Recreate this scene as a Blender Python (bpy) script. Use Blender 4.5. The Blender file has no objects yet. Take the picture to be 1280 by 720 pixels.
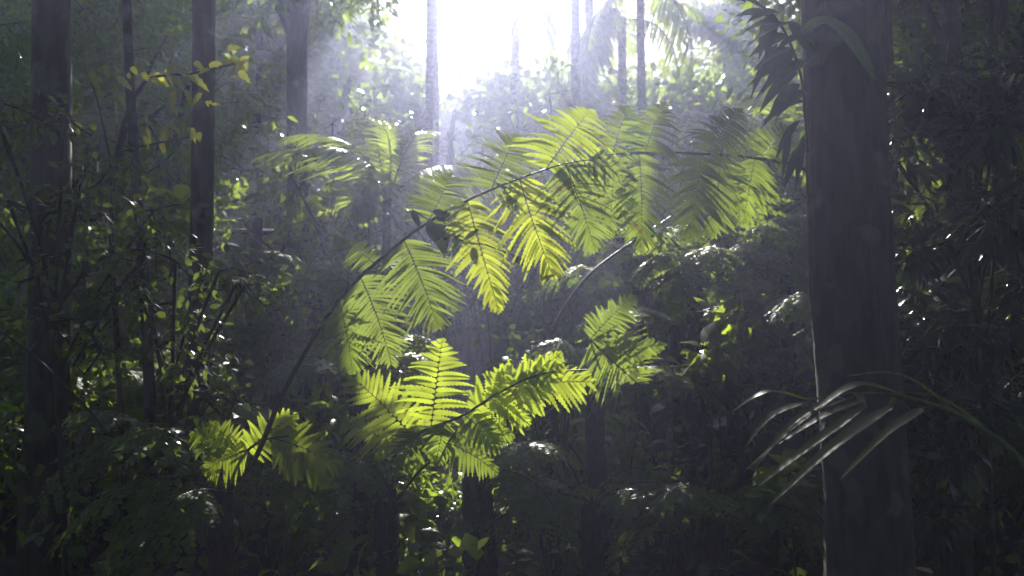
import bpy, math, random
import numpy as np
from mathutils import Vector, Matrix

# ------------------------------------------------------------------ camera, sky, sun, exposure
R = math.radians
sc = bpy.context.scene
F = 640 / math.tan(R(30)); PITCH = R(3.6); CAMZ = 1.6
cam_d = bpy.data.cameras.new('camera'); cam = bpy.data.objects.new('camera', cam_d)
sc.collection.objects.link(cam); sc.camera = cam
cam.location = (0, 0, CAMZ); cam.rotation_euler = (R(90) + PITCH, 0, 0)
cam_d.sensor_width = 36; cam_d.lens = 18 / math.tan(R(30)); cam_d.clip_start = .05; cam_d.clip_end = 500
cam_d.dof.use_dof = True; cam_d.dof.focus_distance = 4.2; cam_d.dof.aperture_fstop = 2.4
SUN_EL, SUN_AZ = R(30), R(-2.8)
SUN = np.array([math.sin(SUN_AZ) * math.cos(SUN_EL), math.cos(SUN_AZ) * math.cos(SUN_EL), math.sin(SUN_EL)])
w = bpy.data.worlds.new('World'); sc.world = w; w.use_nodes = True
nt = w.node_tree; bg = nt.nodes['Background']
sky = nt.nodes.new('ShaderNodeTexSky'); sky.sky_type = 'NISHITA'; sky.sun_disc = False
sky.sun_elevation = SUN_EL; sky.sun_rotation = SUN_AZ; sky.air_density = 1.0; sky.dust_density = 1.5
nt.links.new(sky.outputs[0], bg.inputs[0]); bg.inputs[1].default_value = .05
sd = bpy.data.lights.new('sun', 'SUN'); sd.energy = 5; sd.angle = R(.5); sd.color = (1, .95, .86)
so = bpy.data.objects.new('sun', sd); sc.collection.objects.link(so); so.location = (0, 30, 25)
so.rotation_euler = Vector(-SUN).to_track_quat('-Z', 'Y').to_euler()
vs = sc.view_settings; vs.view_transform = 'Standard'; vs.look = 'None'; vs.gamma = 1; vs.use_curve_mapping = False
vs.exposure = 1.6
cy = sc.cycles; cy.max_bounces = 6; cy.diffuse_bounces = 3; cy.glossy_bounces = 2; cy.transmission_bounces = 4
cy.volume_bounces = 1; cy.transparent_max_bounces = 4; cy.use_denoising = True; cy.sample_clamp_indirect = 4
cy.caustics_reflective = False; cy.caustics_refractive = False; cy.use_adaptive_sampling = False

# ------------------------------------------------------------------ helpers
rng = np.random.default_rng(11); random.seed(11)
COL = sc.collection
def at(px, py, d):
    a = (px - 640) / F; b = (360 - py) / F
    y = math.cos(PITCH) - b * math.sin(PITCH); z = math.sin(PITCH) + b * math.cos(PITCH)
    s = d / y
    return np.array([a * s, d, CAMZ + z * s])
def proj(p):
    x, y, z = p[0], p[1], p[2] - CAMZ; f = y * math.cos(PITCH) + z * math.sin(PITCH); u = z * math.cos(PITCH) - y * math.sin(PITCH)
    return 640 + F * x / f, 360 - F * u / f
def X(px, d): return (px - 640) / F * d
def unit(a):
    a = np.asarray(a, float); return a / np.maximum(np.linalg.norm(a, axis=-1, keepdims=True), 1e-9)
class MB:
    """collects strips of leaf blades and tubes into one mesh"""
    def __init__(s): s.v = []; s.f = []; s.m = []; s.n = 0
    def add(s, v, f, mi=0):
        s.v.append(v.reshape(-1, 3)); s.f.append(f + s.n); s.m.append(np.full(len(f), mi, np.int32)); s.n += v.size // 3
    def leaves(s, P, D, N, L, W, prof, fold=.25, droop=0., mi=0, mid=True):
        P = np.atleast_2d(np.asarray(P, float)); n = len(P)
        D = unit(np.broadcast_to(D, (n, 3))); N = np.broadcast_to(N, (n, 3))
        S = unit(np.cross(D, N)); N = np.cross(S, D)
        L = np.broadcast_to(L, (n,)); W = np.broadcast_to(W, (n,)); droop = np.broadcast_to(droop, (n,))
        t = np.array([p[0] for p in prof]); wd = np.array([p[1] for p in prof]); K = len(t)
        C = P[:, None] + D[:, None] * (L[:, None] * t)[..., None]
        C = C + np.array([0, 0, -1.]) * (droop[:, None] * L[:, None] * t ** 2)[..., None]
        ww = (W[:, None] * wd)[..., None]
        a = C + S[:, None] * ww + N[:, None] * ww * fold; b = C - S[:, None] * ww + N[:, None] * ww * fold
        if mid:
            V = np.stack([a, C, b], 2); M = 3
        else:
            V = np.stack([a, b], 2); M = 2
        base = (np.arange(n)[:, None] * K + np.arange(K - 1)[None]) * M
        fs = [np.stack([base + j, base + j + 1, base + M + j + 1, base + M + j], -1).reshape(-1, 4) for j in range(M - 1)]
        s.add(V, np.concatenate(fs), mi)
    def tube(s, pts, rad, sides=7, mi=0, bump=0.):
        pts = np.asarray(pts, float); n = len(pts); rad = np.broadcast_to(np.asarray(rad, float), (n,))
        T = unit(np.gradient(pts, axis=0)); ref = np.array([.31, .95, .05]) if abs(T[0, 1]) < .8 else np.array([1., 0, .1])
        U = unit(np.cross(T, ref)); Vv = np.cross(T, U)
        a = np.linspace(0, 2 * np.pi, sides, endpoint=False)
        rr = rad[:, None] * (1 + bump * rng.standard_normal((n, sides)))
        V = pts[:, None] + (U[:, None] * np.cos(a)[None, :, None] + Vv[:, None] * np.sin(a)[None, :, None]) * rr[..., None]
        i = np.arange(n - 1)[:, None] * sides; j = np.arange(sides)[None]; k = (j + 1) % sides
        f = np.stack([i + j, i + k, i + sides + k, i + sides + j], -1).reshape(-1, 4)
        s.add(V, f, mi)
    def mesh(s, name, mats, smooth=True):
        v = np.concatenate(s.v).astype(np.float32); f = np.concatenate(s.f).astype(np.int32); m = np.concatenate(s.m)
        me = bpy.data.meshes.new(name); me.vertices.add(len(v)); me.vertices.foreach_set('co', v.ravel())
        me.loops.add(f.size); me.loops.foreach_set('vertex_index', f.ravel())
        me.polygons.add(len(f)); me.polygons.foreach_set('loop_start', np.arange(0, f.size, 4, dtype=np.int32))
        me.polygons.foreach_set('loop_total', np.full(len(f), 4, np.int32))
        for x in mats: me.materials.append(x)
        me.polygons.foreach_set('material_index', m); me.polygons.foreach_set('use_smooth', np.full(len(f), smooth))
        me.update(calc_edges=True)
        return me
def obj(name, mb, mats, parent=None, loc=None):
    me = mb.mesh(name, mats) if isinstance(mb, MB) else mb
    o = bpy.data.objects.new(name, me); COL.objects.link(o)
    if parent: o.parent = parent
    if loc is not None: o.location = loc
    return o
def tag(o, label, cat, group=None):
    o['label'] = label; o['category'] = cat
    if group: o['group'] = group
    return o
def thing(name, label, cat, loc, group=None, rz=0):
    o = bpy.data.objects.new(name, None); COL.objects.link(o); o.empty_display_size = .2
    o.location = loc; o.rotation_euler = (0, 0, rz)
    return tag(o, label, cat, group)
def bez(ctrl, n):
    """smooth curve through control points"""
    c = np.asarray(ctrl, float); m = len(c); t = np.linspace(0, m - 1, n); i = np.clip(t.astype(int), 0, m - 2); u = (t - i)[:, None]
    p0 = c[np.clip(i - 1, 0, m - 1)]; p1 = c[i]; p2 = c[i + 1]; p3 = c[np.clip(i + 2, 0, m - 1)]
    return .5 * (2 * p1 + (p2 - p0) * u + (2 * p0 - 5 * p1 + 4 * p2 - p3) * u ** 2 + (3 * p1 - p0 - 3 * p2 + p3) * u ** 3)

# ------------------------------------------------------------------ materials
def leafmat(name, cols, trans, mix=.5, rough=.35, spec=.5, spots=.25):
    m = bpy.data.materials.new(name); m.use_nodes = True; t = m.node_tree; n = t.nodes; l = t.links
    p = n['Principled BSDF']; out = n['Material Output']
    g = n.new('ShaderNodeNewGeometry'); r = n.new('ShaderNodeValToRGB'); e = r.color_ramp.elements
    for i, c in enumerate(cols):
        x = e[i] if i < 2 else e.new(1)
        x.color = (*c, 1)
    for i in range(len(cols)): e[i].position = i / (len(cols) - 1)
    l.new(g.outputs['Random Per Island'], r.inputs[0])
    nz = n.new('ShaderNodeTexNoise'); nz.inputs['Scale'].default_value = 9; nz.inputs['Detail'].default_value = 4
    tc = n.new('ShaderNodeTexCoord'); l.new(tc.outputs['Object'], nz.inputs['Vector'])
    mr = n.new('ShaderNodeMapRange'); mr.inputs[1].default_value = .3; mr.inputs[2].default_value = .74
    mr.inputs[3].default_value = 1 - spots; mr.inputs[4].default_value = 1 + spots; l.new(nz.outputs[0], mr.inputs[0])
    mu = n.new('ShaderNodeMix'); mu.data_type = 'RGBA'; mu.blend_type = 'MULTIPLY'; mu.inputs[0].default_value = 1
    l.new(r.outputs[0], mu.inputs[6]); l.new(mr.outputs[0], mu.inputs[7]); l.new(mu.outputs[2], p.inputs['Base Color'])
    p.inputs['Roughness'].default_value = rough; p.inputs['Specular IOR Level'].default_value = spec
    tr = n.new('ShaderNodeBsdfTranslucent')
    m2 = n.new('ShaderNodeMix'); m2.data_type = 'RGBA'; m2.blend_type = 'MULTIPLY'; m2.inputs[0].default_value = 1
    m2.inputs[6].default_value = (*trans, 1); l.new(mr.outputs[0], m2.inputs[7]); l.new(m2.outputs[2], tr.inputs[0])
    n3 = n.new('ShaderNodeTexNoise'); n3.inputs['Scale'].default_value = 17; n3.inputs['Detail'].default_value = 6; l.new(tc.outputs['Object'], n3.inputs['Vector'])
    r3 = n.new('ShaderNodeMapRange'); r3.inputs[1].default_value = .6; r3.inputs[2].default_value = .7; r3.inputs[4].default_value = .75; l.new(n3.outputs[0], r3.inputs[0])
    for src, dst, c in ((mu.outputs[2], p.inputs['Base Color'], (.07, .05, .02)), (m2.outputs[2], tr.inputs[0], (.16, .12, .025))):   # browned patches
        x = n.new('ShaderNodeMix'); x.data_type = 'RGBA'; l.new(r3.outputs[0], x.inputs[0]); l.new(src, x.inputs[6]); x.inputs[7].default_value = (*c, 1); l.new(x.outputs[2], dst)
    bp = n.new('ShaderNodeBump'); bp.inputs['Strength'].default_value = .25; bp.inputs['Distance'].default_value = .01
    l.new(nz.outputs[0], bp.inputs['Height']); l.new(bp.outputs[0], p.inputs['Normal'])
    ms = n.new('ShaderNodeMixShader'); ms.inputs[0].default_value = mix
    l.new(p.outputs[0], ms.inputs[1]); l.new(tr.outputs[0], ms.inputs[2]); l.new(ms.outputs[0], out.inputs[0])
    return m
def barkmat(name, c1, c2, scale=(6, 6, 1.5), bump=.6, rough=.85, rings=0, lichen=None):
    m = bpy.data.materials.new(name); m.use_nodes = True; t = m.node_tree; n = t.nodes; l = t.links
    p = n['Principled BSDF']; p.inputs['Roughness'].default_value = rough; p.inputs['Specular IOR Level'].default_value = .25
    tc = n.new('ShaderNodeTexCoord'); mp = n.new('ShaderNodeMapping'); mp.inputs['Scale'].default_value = scale
    l.new(tc.outputs['Object'], mp.inputs[0])
    nz = n.new('ShaderNodeTexNoise'); nz.inputs['Scale'].default_value = 3; nz.inputs['Detail'].default_value = 8
    l.new(mp.outputs[0], nz.inputs['Vector'])
    r = n.new('ShaderNodeValToRGB'); r.color_ramp.elements[0].position = .35; r.color_ramp.elements[1].position = .68
    r.color_ramp.elements[0].color = (*c1, 1); r.color_ramp.elements[1].color = (*c2, 1); l.new(nz.outputs[0], r.inputs[0])
    col = r.outputs[0]; h = nz.outputs[0]
    if rings:
        wv = n.new('ShaderNodeTexWave'); wv.bands_direction = 'Z'; wv.inputs['Scale'].default_value = rings
        wv.inputs['Distortion'].default_value = 1.2; l.new(tc.outputs['Object'], wv.inputs['Vector'])
        ad = n.new('ShaderNodeMath'); ad.operation = 'MULTIPLY_ADD'; ad.inputs[1].default_value = .5
        l.new(wv.outputs['Fac'], ad.inputs[0]); l.new(nz.outputs[0], ad.inputs[2]); h = ad.outputs[0]
    if lichen:
        n2 = n.new('ShaderNodeTexNoise'); n2.inputs['Scale'].default_value = 5; n2.inputs['Detail'].default_value = 6
        l.new(tc.outputs['Object'], n2.inputs['Vector'])
        r2 = n.new('ShaderNodeValToRGB'); r2.color_ramp.elements[0].position = .56; r2.color_ramp.elements[1].position = .64
        l.new(n2.outputs[0], r2.inputs[0])
        mx = n.new('ShaderNodeMix'); mx.data_type = 'RGBA'; l.new(r2.outputs[0], mx.inputs[0]); l.new(col, mx.inputs[6])
        mx.inputs[7].default_value = (*lichen, 1); col = mx.outputs[2]
    l.new(col, p.inputs['Base Color'])
    b = n.new('ShaderNodeBump'); b.inputs['Strength'].default_value = bump; b.inputs['Distance'].default_value = .03
    l.new(h, b.inputs['Height']); l.new(b.outputs[0], p.inputs['Normal'])
    return m
M_fern = leafmat('fern leaf', [(.045, .085, .015), (.06, .11, .02), (.075, .12, .02)], (.34, .42, .03), .55, .36)
M_fernd = leafmat('fern leaf dimmed', [(.03, .06, .015), (.045, .085, .02), (.06, .1, .02)], (.22, .3, .03), .48, .55, .1)  # dull fern copy; shade on near segments is put into its colour
M_palm = leafmat('palm leaf', [(.03, .06, .012), (.05, .09, .02), (.07, .11, .02)], (.36, .46, .03), .5, .28)
M_broad = leafmat('broad leaf', [(.02, .045, .012), (.035, .075, .018), (.055, .1, .02)], (.27, .38, .03), .45, .2, .7)
M_far = leafmat('far leaf', [(.025, .05, .015), (.05, .09, .02), (.075, .11, .03)], (.34, .45, .04), .5, .24)
M_yel = leafmat('yellowing leaf', [(.08, .11, .015), (.14, .15, .02), (.19, .15, .02)], (.4, .43, .035), .55, .4)
M_gold = leafmat('fern leaf sun tint', [(.06, .09, .015), (.08, .11, .02)], (.41, .465, .045), .57, .36)  # brighter copy: strong sun on two segments is put into the leaf colour
M_shade = leafmat('leaf shade tint', [(.03, .06, .015), (.04, .075, .02)], (.12, .17, .025), .42, .42, .35)  # darker copy: shade is put into the leaf colour, worn by two saplings
M_near = leafmat('near palm leaflet', [(.03, .05, .015), (.045, .075, .02)], (.2, .27, .02), .45, .45, .45)
M_mid = leafmat('fern leaf half dimmed', [(.04, .08, .02), (.06, .1, .025)], (.22, .29, .045), .5, .36)  # part shade along the long frond is put into this weaker leaf colour
M_dark = leafmat('dark glossy leaf', [(.018, .035, .012), (.025, .05, .015)], (.03, .05, .01), .2, .28)
M_dry = leafmat('dry leaf', [(.06, .04, .025), (.1, .07, .04), (.14, .1, .06)], (.15, .1, .05), .25, .6)
M_bark = barkmat('tree bark', (.022, .018, .016), (.06, .05, .042), lichen=(.08, .085, .07))
M_bigbark = barkmat('smooth pale bark', (.016, .014, .015), (.042, .037, .035), scale=(7, 7, 1.4), bump=1, lichen=(.055, .055, .045))
M_palmbark = barkmat('palm bark', (.035, .03, .026), (.085, .07, .06), scale=(4, 4, 8), rings=4)
M_fernbark = barkmat('tree fern fibre', (.012, .009, .007), (.045, .032, .022), scale=(14, 14, 5), bump=1)
M_stipe = barkmat('frond stalk', (.02, .015, .01), (.05, .04, .02), scale=(20, 20, 6), bump=.3, rough=.5)
M_gstalk = barkmat('green stalk', (.04, .06, .015), (.08, .1, .025), scale=(20, 20, 6), bump=.2, rough=.45)
M_soil = barkmat('forest soil', (.02, .014, .01), (.06, .045, .03), scale=(2, 2, 2), bump=1)

# ------------------------------------------------------------------ leaf shapes
SERR = [(0, .25)]
for k in range(9):
    t0 = .04 + k * .1; e = (1 - (k / 9.4) ** 2.4) * (.8 if k == 0 else 1)
    SERR += [(t0, e * .62), (t0 + .075, e)]
SERR += [(1, .02)]
SERR5 = [(0, .3), (.12, .8), (.2, .62), (.32, 1), (.42, .66), (.55, .85), (.64, .52), (.78, .55), (.85, .3), (1, .02)]
PLAIN = [(0, .3), (.35, 1), (.75, .6), (1, .03)]
QUICK = [(0, .4), (.45, 1), (1, .05)]
LANCE = [(0, .2), (.15, .75), (.4, 1), (.65, .8), (.85, .42), (1, .02)]
OVAL = [(0, .05), (.12, .5), (.3, .95), (.5, 1), (.7, .75), (.88, .3), (1, .02)]
OV3 = [(0, .1), (.4, 1), (.75, .6), (1, .02)]

def pinna(mb, base, tip, nrm, hw, n=17, bend=(0, 0, 0), prof=SERR5, a0=20, a1=55, mi=0, stalk=1, sag=.12, mid=True, rib=.0035, wid=1.2):
    base, tip = np.asarray(base, float), np.asarray(tip, float); ln = np.linalg.norm(tip - base)
    t = np.linspace(0, 1, n * 3 + 1)[:, None]
    c = base * (1 - t) ** 2 + 2 * ((base + tip) / 2 + np.asarray(bend)) * t * (1 - t) + tip * t ** 2
    T = unit(np.gradient(c, axis=0)); S = unit(np.cross(T, np.asarray(nrm, float))); N = np.cross(S, T)
    mb.tube(c[::3], np.linspace(rib, rib * .3, len(c[::3])), 4, stalk)
    for side in (-1, 1):
        u = (np.arange(n) + .5 + .25 * (side > 0)) / n * .97 + .015; i = np.clip((u * (len(c) - 1)).astype(int), 0, len(c) - 1)
        sh = np.minimum(1, .5 + 2.4 * u) * (1 - u ** 2.6) + .05
        L = hw * sh * (1 + .09 * rng.standard_normal(n)) * np.where(rng.random(n) < .06, rng.uniform(.25, .7, n), 1)
        al = np.radians(a0 + (a1 - a0) * u ** 1.3 + 5 * rng.standard_normal(n))
        D = S[i] * (side * np.cos(al))[:, None] + T[i] * np.sin(al)[:, None] + N[i] * (rng.standard_normal(n) * .07)[:, None]
        NN = N[i] + rng.standard_normal((n, 3)) * .22
        mb.leaves(c[i], D, NN, L, ln / n * .5 * (wid - .3 * u), prof, .18, sag + .05 * rng.standard_normal(n), mi, mid)

RACH = {}
def shades(o, wide, lanes):
    """would this frond hang in one of the sunlight lanes?"""
    M = Matrix.LocRotScale(o.location + (o.parent.location if o.parent else Vector()), o.rotation_euler, o.scale)
    P = np.array([M @ Vector(c) for c in RACH[o.data.name]])
    for q, r in lanes:
        v = P - q; k = v @ SUN; d = np.linalg.norm(v - k[:, None] * SUN, axis=1)
        if np.any((k > .45) & (d < r * .8 + wide)): return True
    return False
def settle(o, q, a, pitch, s, lanes, wide, jit, keep=0):
    """turn a frond about its crown until it leaves the sunlight lanes open; drop it if it cannot"""
    for k in range(12):
        j = k * jit
        o.rotation_euler = (q.uniform(-.22, .22), R(pitch + q.uniform(-14, 14) + q.uniform(-1, 1.6) * j), R(a + q.uniform(-8, 8) + q.uniform(-4, 4) * j)); o.scale = (s, s, s)
        if not shades(o, wide, lanes): return
    if sum(c.name.startswith('frond') for c in o.parent.children) > keep: bpy.data.objects.remove(o)
    else: o.rotation_euler = (q.uniform(-.2, .2), R(pitch + q.uniform(-5, 15)), R(a))
def fern_frond_mesh(name, L, wd, npair, nsub, rise, drop, mats, prof=PLAIN, mid=False, stip=.12, hang=.5):
    mb = MB(); t = np.linspace(0, 1, 24)
    c = np.stack([L * t * (1 - .12 * t), .03 * L * np.sin(3 * t), L * (rise * t - drop * t ** 2)], 1)
    mb.tube(c, np.linspace(.011, .002, 24) * (L / 1.5), 5, 1)
    for side in (-1, 1):
        for k in range(npair):
            u = stip + (1 - stip) * (k + .3 * (side > 0) + .2) / npair; i = min(22, int(u * 23)); p = c[i] + (c[i + 1] - c[i]) * (u * 23 - i)
            T = unit(c[i + 1] - c[i]); S = np.array([-T[1], T[0], 0]); S = unit(S) * side; v = (u - stip) / (1 - stip)
            ln = wd * min(1, .45 + 2.2 * v) * (1 - v ** 2.3) * random.uniform(.9, 1.08) + .03
            sw = R(12 + 35 * v)
            d = S * math.cos(sw) + T * math.sin(sw) + np.array([0, 0, -hang + random.uniform(-.35, .3)])
            tip = p + unit(d) * ln
            pinna(mb, p, tip, np.cross(T, S) * side, ln * .18 + .012, max(4, int(nsub * (ln / wd) ** .6)), (0, 0, .1 * ln), prof, 15, 50, 0, 1, .1, mid, .002)
    me = mb.mesh(name, mats); RACH[me.name] = c[4::2]; return me

def palm_frond_mesh(name, L, lf, n, rise, drop, hang, mats=None, wdt=.022):
    mb = MB(); t = np.linspace(0, 1, 24)
    c = np.stack([L * t * (1 - .2 * t), .02 * L * np.sin(4 * t), L * (rise * t - drop * t ** 2)], 1)
    mb.tube(c, np.linspace(.022, .003, 24) * (L / 2), 6, 1)
    for side in (-1, 1):
        u = .12 + .87 * (np.arange(n) + .5 * (side > 0)) / n; f = u * 23; i = np.clip(f.astype(int), 0, 22)
        P = c[i] + (c[i + 1] - c[i]) * (f - i)[:, None]; T = unit(c[i + 1] - c[i])
        S = unit(np.stack([-T[:, 1], T[:, 0], 0 * u], 1)) * side; v = (u - .12) / .88
        ll = lf * np.minimum(1, .55 + 2 * v) * (1 - .65 * v ** 2) * (1 + .1 * rng.standard_normal(n))
        sw = np.radians(28 + 30 * v + 4 * rng.standard_normal(n))
        D = S * np.cos(sw)[:, None] + T * np.sin(sw)[:, None] + np.array([0, 0, 1.]) * (.25 - hang * .5 + .08 * rng.standard_normal(n))[:, None]
        N = np.cross(T, S) * side + rng.standard_normal((n, 3)) * .12
        mb.leaves(P, D, N, ll, wdt * (1 + .15 * rng.standard_normal(n)), [(0, .3), (.12, .9), (.35, 1), (.6, .8), (.82, .45), (1, .02)], .3, hang + .12 * rng.standard_normal(n), 0)
    me = mb.mesh(name, mats or [M_palm, M_gstalk]); RACH[me.name] = c[4::2]; return me

# lanes of sunlight: gaps the canopy leaves open (points that the sun reaches, radius)
LIT = [(at(665, 280, 3.5), .34), (at(600, 335, 3.6), .3), (at(712, 180, 3.45), .3), (at(728, 250, 3.45), .25), (at(515, 345, 3.75), .25),
       (at(548, 475, 4.4), .3), (at(490, 520, 4.5), .3), (at(600, 500, 4.4), .3), (at(680, 480, 4.3), .35), (at(345, 530, 4.25), .22), (at(385, 580, 4.25), .22),
       (at(235, 97, 5.3), .3), (at(285, 80, 5.3), .3), (at(190, 100, 5.3), .25), (at(125, 100, 5.3), .2), (at(765, 445, 5.5), .3), (at(880, 445, 7), .4), (at(895, 270, 6), .3),
       (at(1040, 505, 2.95), .12), (at(470, 410, 3.9), .2), (at(310, 370, 9), .4), (at(340, 170, 9), .4), (at(535, 590, 6.3), .55), (at(535, 640, 6.3), .5), (at(545, 600, 9), .8), (at(985, 620, 6), .3), (at(240, 640, 7.5), .5), (at(900, 90, 12.5), .8), (at(960, 130, 10.5), .7), (at(300, 250, 10), .5), (at(80, 265, 9), .4), (at(880, 440, 8), .4), (at(950, 280, 7), .4)]
SUNNY = [(882, 447, 6.0, .16, 'brightest small sunlit plant, level with the bright frond tip'), (918, 388, 6.2, .14, 'small sunlit plant above the brightest seedling, beside the thick trunk'), (985, 612, 4.9, .12, 'small sunlit plant low beside the thick trunk foot'),
         (1170, 600, 5.0, .12, 'small sunlit plant in the gap beyond the thick trunk foot'), (1172, 474, 5.4, .12, 'small sunlit plant halfway up the gap beyond the thick trunk'), (305, 372, 7.5, .16, 'small sunlit plant behind the stalk of the long frond'),
         (212, 262, 6.5, .14, 'small sunlit plant beside the dark trunk below yellowing leaves'), (170, 545, 6, .14, 'small sunlit plant behind the foot of the leaning stem'), (460, 240, 8.5, .14, 'small sunlit plant high in haze above the long stalk')]
LIT += [(at(a, b, c), .24) for a, b, c, _, _ in SUNNY]
LIT += [(at(760, 440, 5.5), .3), (at(800, 470, 5.4), .2), (at(830, 375, 6.6), .25), (at(880, 360, 6.4), .25), (at(790, 400, 6.5), .25), (at(690, 330, 8.6), .3), (at(330, 300, 7), .3), (at(420, 310, 7.6), .25), (at(900, 230, 6.4), .3), (at(820, 270, 7.2), .3), (at(960, 300, 7.5), .3), (at(1215, 190, 5.5), .2)]
LANES = list(LIT)
MID = [(at(a, b, c), r) for a, b, c, r in ((700, 380, 6, .3), (660, 420, 6.2, .25), (840, 430, 6, .3), (930, 470, 5.5, .25), (700, 560, 5.6, .25), (800, 570, 5.5, .3), (900, 560, 5.3, .25), (760, 640, 5.6, .3), (860, 650, 5.5, .25), (950, 660, 5.3, .3), (690, 660, 6, .3), (640, 600, 6, .25), (420, 640, 5.6, .3), (330, 660, 5.6, .3), (130, 640, 6, .3), (1180, 560, 6, .3), (1240, 480, 6, .3), (1150, 380, 6.5, .3), (960, 380, 6.2, .3))]
LIT += MID
PALE = [15, 16, 17, 26] + list(range(len(LANES) - 12, len(LANES)))
_q = np.random.default_rng(5)
for _k in range(260):   # small chance gaps that let sun flecks down to the understorey
    LIT.append((at(_q.uniform(-20, 1300), _q.uniform(200, 720), _q.uniform(5, 9)), _q.uniform(.07, .2)))
for _p in ((975, 610, 2.9), (1255, 240, 5.2), (830, 380, 6), (590, 480, 4.4), (440, 300, 6.5), (1000, 100, 10), (900, 90, 16)): LIT.append((at(*_p), .22))
def shaded(P, lanes=None):
    keep = np.ones(len(P), bool)
    for q, r in lanes or LIT:
        v = P - q; s = v @ SUN; d = np.linalg.norm(v - s[:, None] * SUN, axis=1)
        keep &= ~((s > .35) & (d < r))
    return keep
def clump(mb, C, rad, n, size, prof=OV3, mi=0, mid=True, flat=.6, droop=.2, carve=True, asp=.36, lanes=None):
    """n leaves filling uneven balls round the centres C"""
    C = np.atleast_2d(C); k = rng.integers(0, len(C), n); u = unit(rng.standard_normal((n, 3)))
    rr = np.broadcast_to(rad, (len(C),))[k] * rng.random(n) ** .45
    P = C[k] + u * rr[:, None] * np.array([1, 1, flat])
    if carve:
        g = shaded(P + carve_off, lanes); P, u = P[g], u[g]; n = len(P)
    D = u + rng.standard_normal((n, 3)) * .6 + np.array([0, 0, -.25]); N = np.array([0, 0, 1.]) + rng.standard_normal((n, 3)) * .55
    L = size * rng.uniform(.6, 1.3, n)
    mb.leaves(P, D, N, L, L * asp * rng.uniform(.8, 1.2, n), prof, .2, droop, mi, mid)
carve_off = np.zeros(3)

# ------------------------------------------------------------------ ground and far slope
def gz(x, y):
    x = np.asarray(x, float); y = np.asarray(y, float)
    b = .12 * np.sin(x * .7 + 1) * np.cos(y * .5) + .05 * np.sin(x * 2.1 + y * 1.7)
    s = np.clip((y - 17) / 40, 0, 1); q = np.clip((np.abs(x) - 12) / 40, 0, 1)
    return b + 9 * s * s * (3 - 2 * s) + 6 * q * q
gx, gy = np.meshgrid(np.linspace(-60, 60, 161), np.linspace(-30, 90, 161)); G = np.stack([gx, gy, gz(gx, gy)], -1)
mb = MB(); i = np.arange(160)[:, None] * 161 + np.arange(160)[None]
mb.add(G, np.stack([i, i + 1, i + 162, i + 161], -1).reshape(-1, 4))
g = obj('forest_ground', mb, [M_soil]); g['kind'] = 'structure'
def stuff(name, mb, mats, label, cat):
    o = obj(name, mb, mats); o['kind'] = 'stuff'; o['label'] = label; o['category'] = cat; return o
# litter of fallen leaves and twigs
mb = MB(); n = 9000; x = rng.uniform(-12, 12, n); y = rng.uniform(1.5, 22, n)
P = np.stack([x, y, gz(x, y) + .015], 1); a = rng.uniform(0, 6.28, n)
mb.leaves(P, np.stack([np.cos(a), np.sin(a), rng.uniform(-.1, .3, n)], 1), np.array([0, 0, 1.]) + rng.standard_normal((n, 3)) * .4, rng.uniform(.06, .22, n), rng.uniform(.015, .05, n), OV3, .3, 0)
stuff('leaf_litter', mb, [M_dry], 'brown fallen leaves covering the forest floor', 'leaf litter')
# low ground cover
mb = MB(); n = 1300; x = rng.uniform(-11, 11, n); y = rng.uniform(4.5, 20, n); C = np.stack([x, y, gz(x, y) + rng.uniform(.1, .7, n)], 1)
clump(mb, C, .38, 42000, .1, OV3, 0, True, .8)
stuff('ground_cover', mb, [M_broad], 'low dark leafy ground cover between the trunks', 'ground cover')
# far wood
def skyline(px):
    x = np.asarray(px, float)
    y = np.interp(x, [-900, 380, 455, 480, 520, 600, 640, 700, 760, 850, 880, 930, 1000, 2200], [-330, -150, -30, 45, 78, 80, 76, 74, 80, 84, 66, 60, 10, -330])
    return y + 14 * np.sin(x * .09) + 8 * np.sin(x * .23 + 1)
mb = MB(); n = 5700
d = 17 + 24 * rng.random(n) ** .8; px = rng.uniform(-420, 1700, n); px[:1300] = rng.uniform(440, 930, 1300); d[:1300] = rng.uniform(17, 27, 1300); px[1300:2000] = rng.uniform(-250, 440, 700); d[1300:2000] = rng.uniform(16, 26, 700); top = CAMZ + (430 - skyline(px)) / F * d
x = X(px, d); z0 = gz(x, d); z = z0 + (np.minimum(top, 20) - z0) * rng.random(n) ** .75 - .5
clump(mb, np.stack([x, d, z], 1), .9, 330000, .25, QUICK, 0, False, .75, .2, True, .36, LANES[:35] + LIT[len(LANES)::3])
n = 900; a = rng.uniform(R(120), R(420), n); a = np.where(a > R(360), a - R(360), a); rd = rng.uniform(9, 24, n); x = rd * np.cos(a); y = rd * np.sin(a)
ok = (y < 4) & ((y < -4) | (np.abs(x) > 9)); x, y = x[ok], y[ok]; z0 = gz(x, y)
clump(mb, np.stack([x, y, z0 + 12 * rng.random(len(x))], 1), 1.5, 45000, .4, QUICK, 0, False, .75, .2)
for k in range(110):
    dd = random.uniform(17, 38); xx = X(random.uniform(-350, 1620), dd); b = gz(xx, dd)
    pxx = 640 + xx / dd * F
    h = min(11, CAMZ + (430 - float(skyline(pxx))) / F * dd - b) * .85
    mb.tube([(xx, dd, b - .2), (xx + random.uniform(-.2, .2), dd, b + h * .5), (xx + random.uniform(-.5, .5), dd, b + h)], [.12, .1, .05], 6, 1)
stuff('distant_forest', mb, [M_far, M_bark], 'dense far-off wood filling the background', 'forest')

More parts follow.
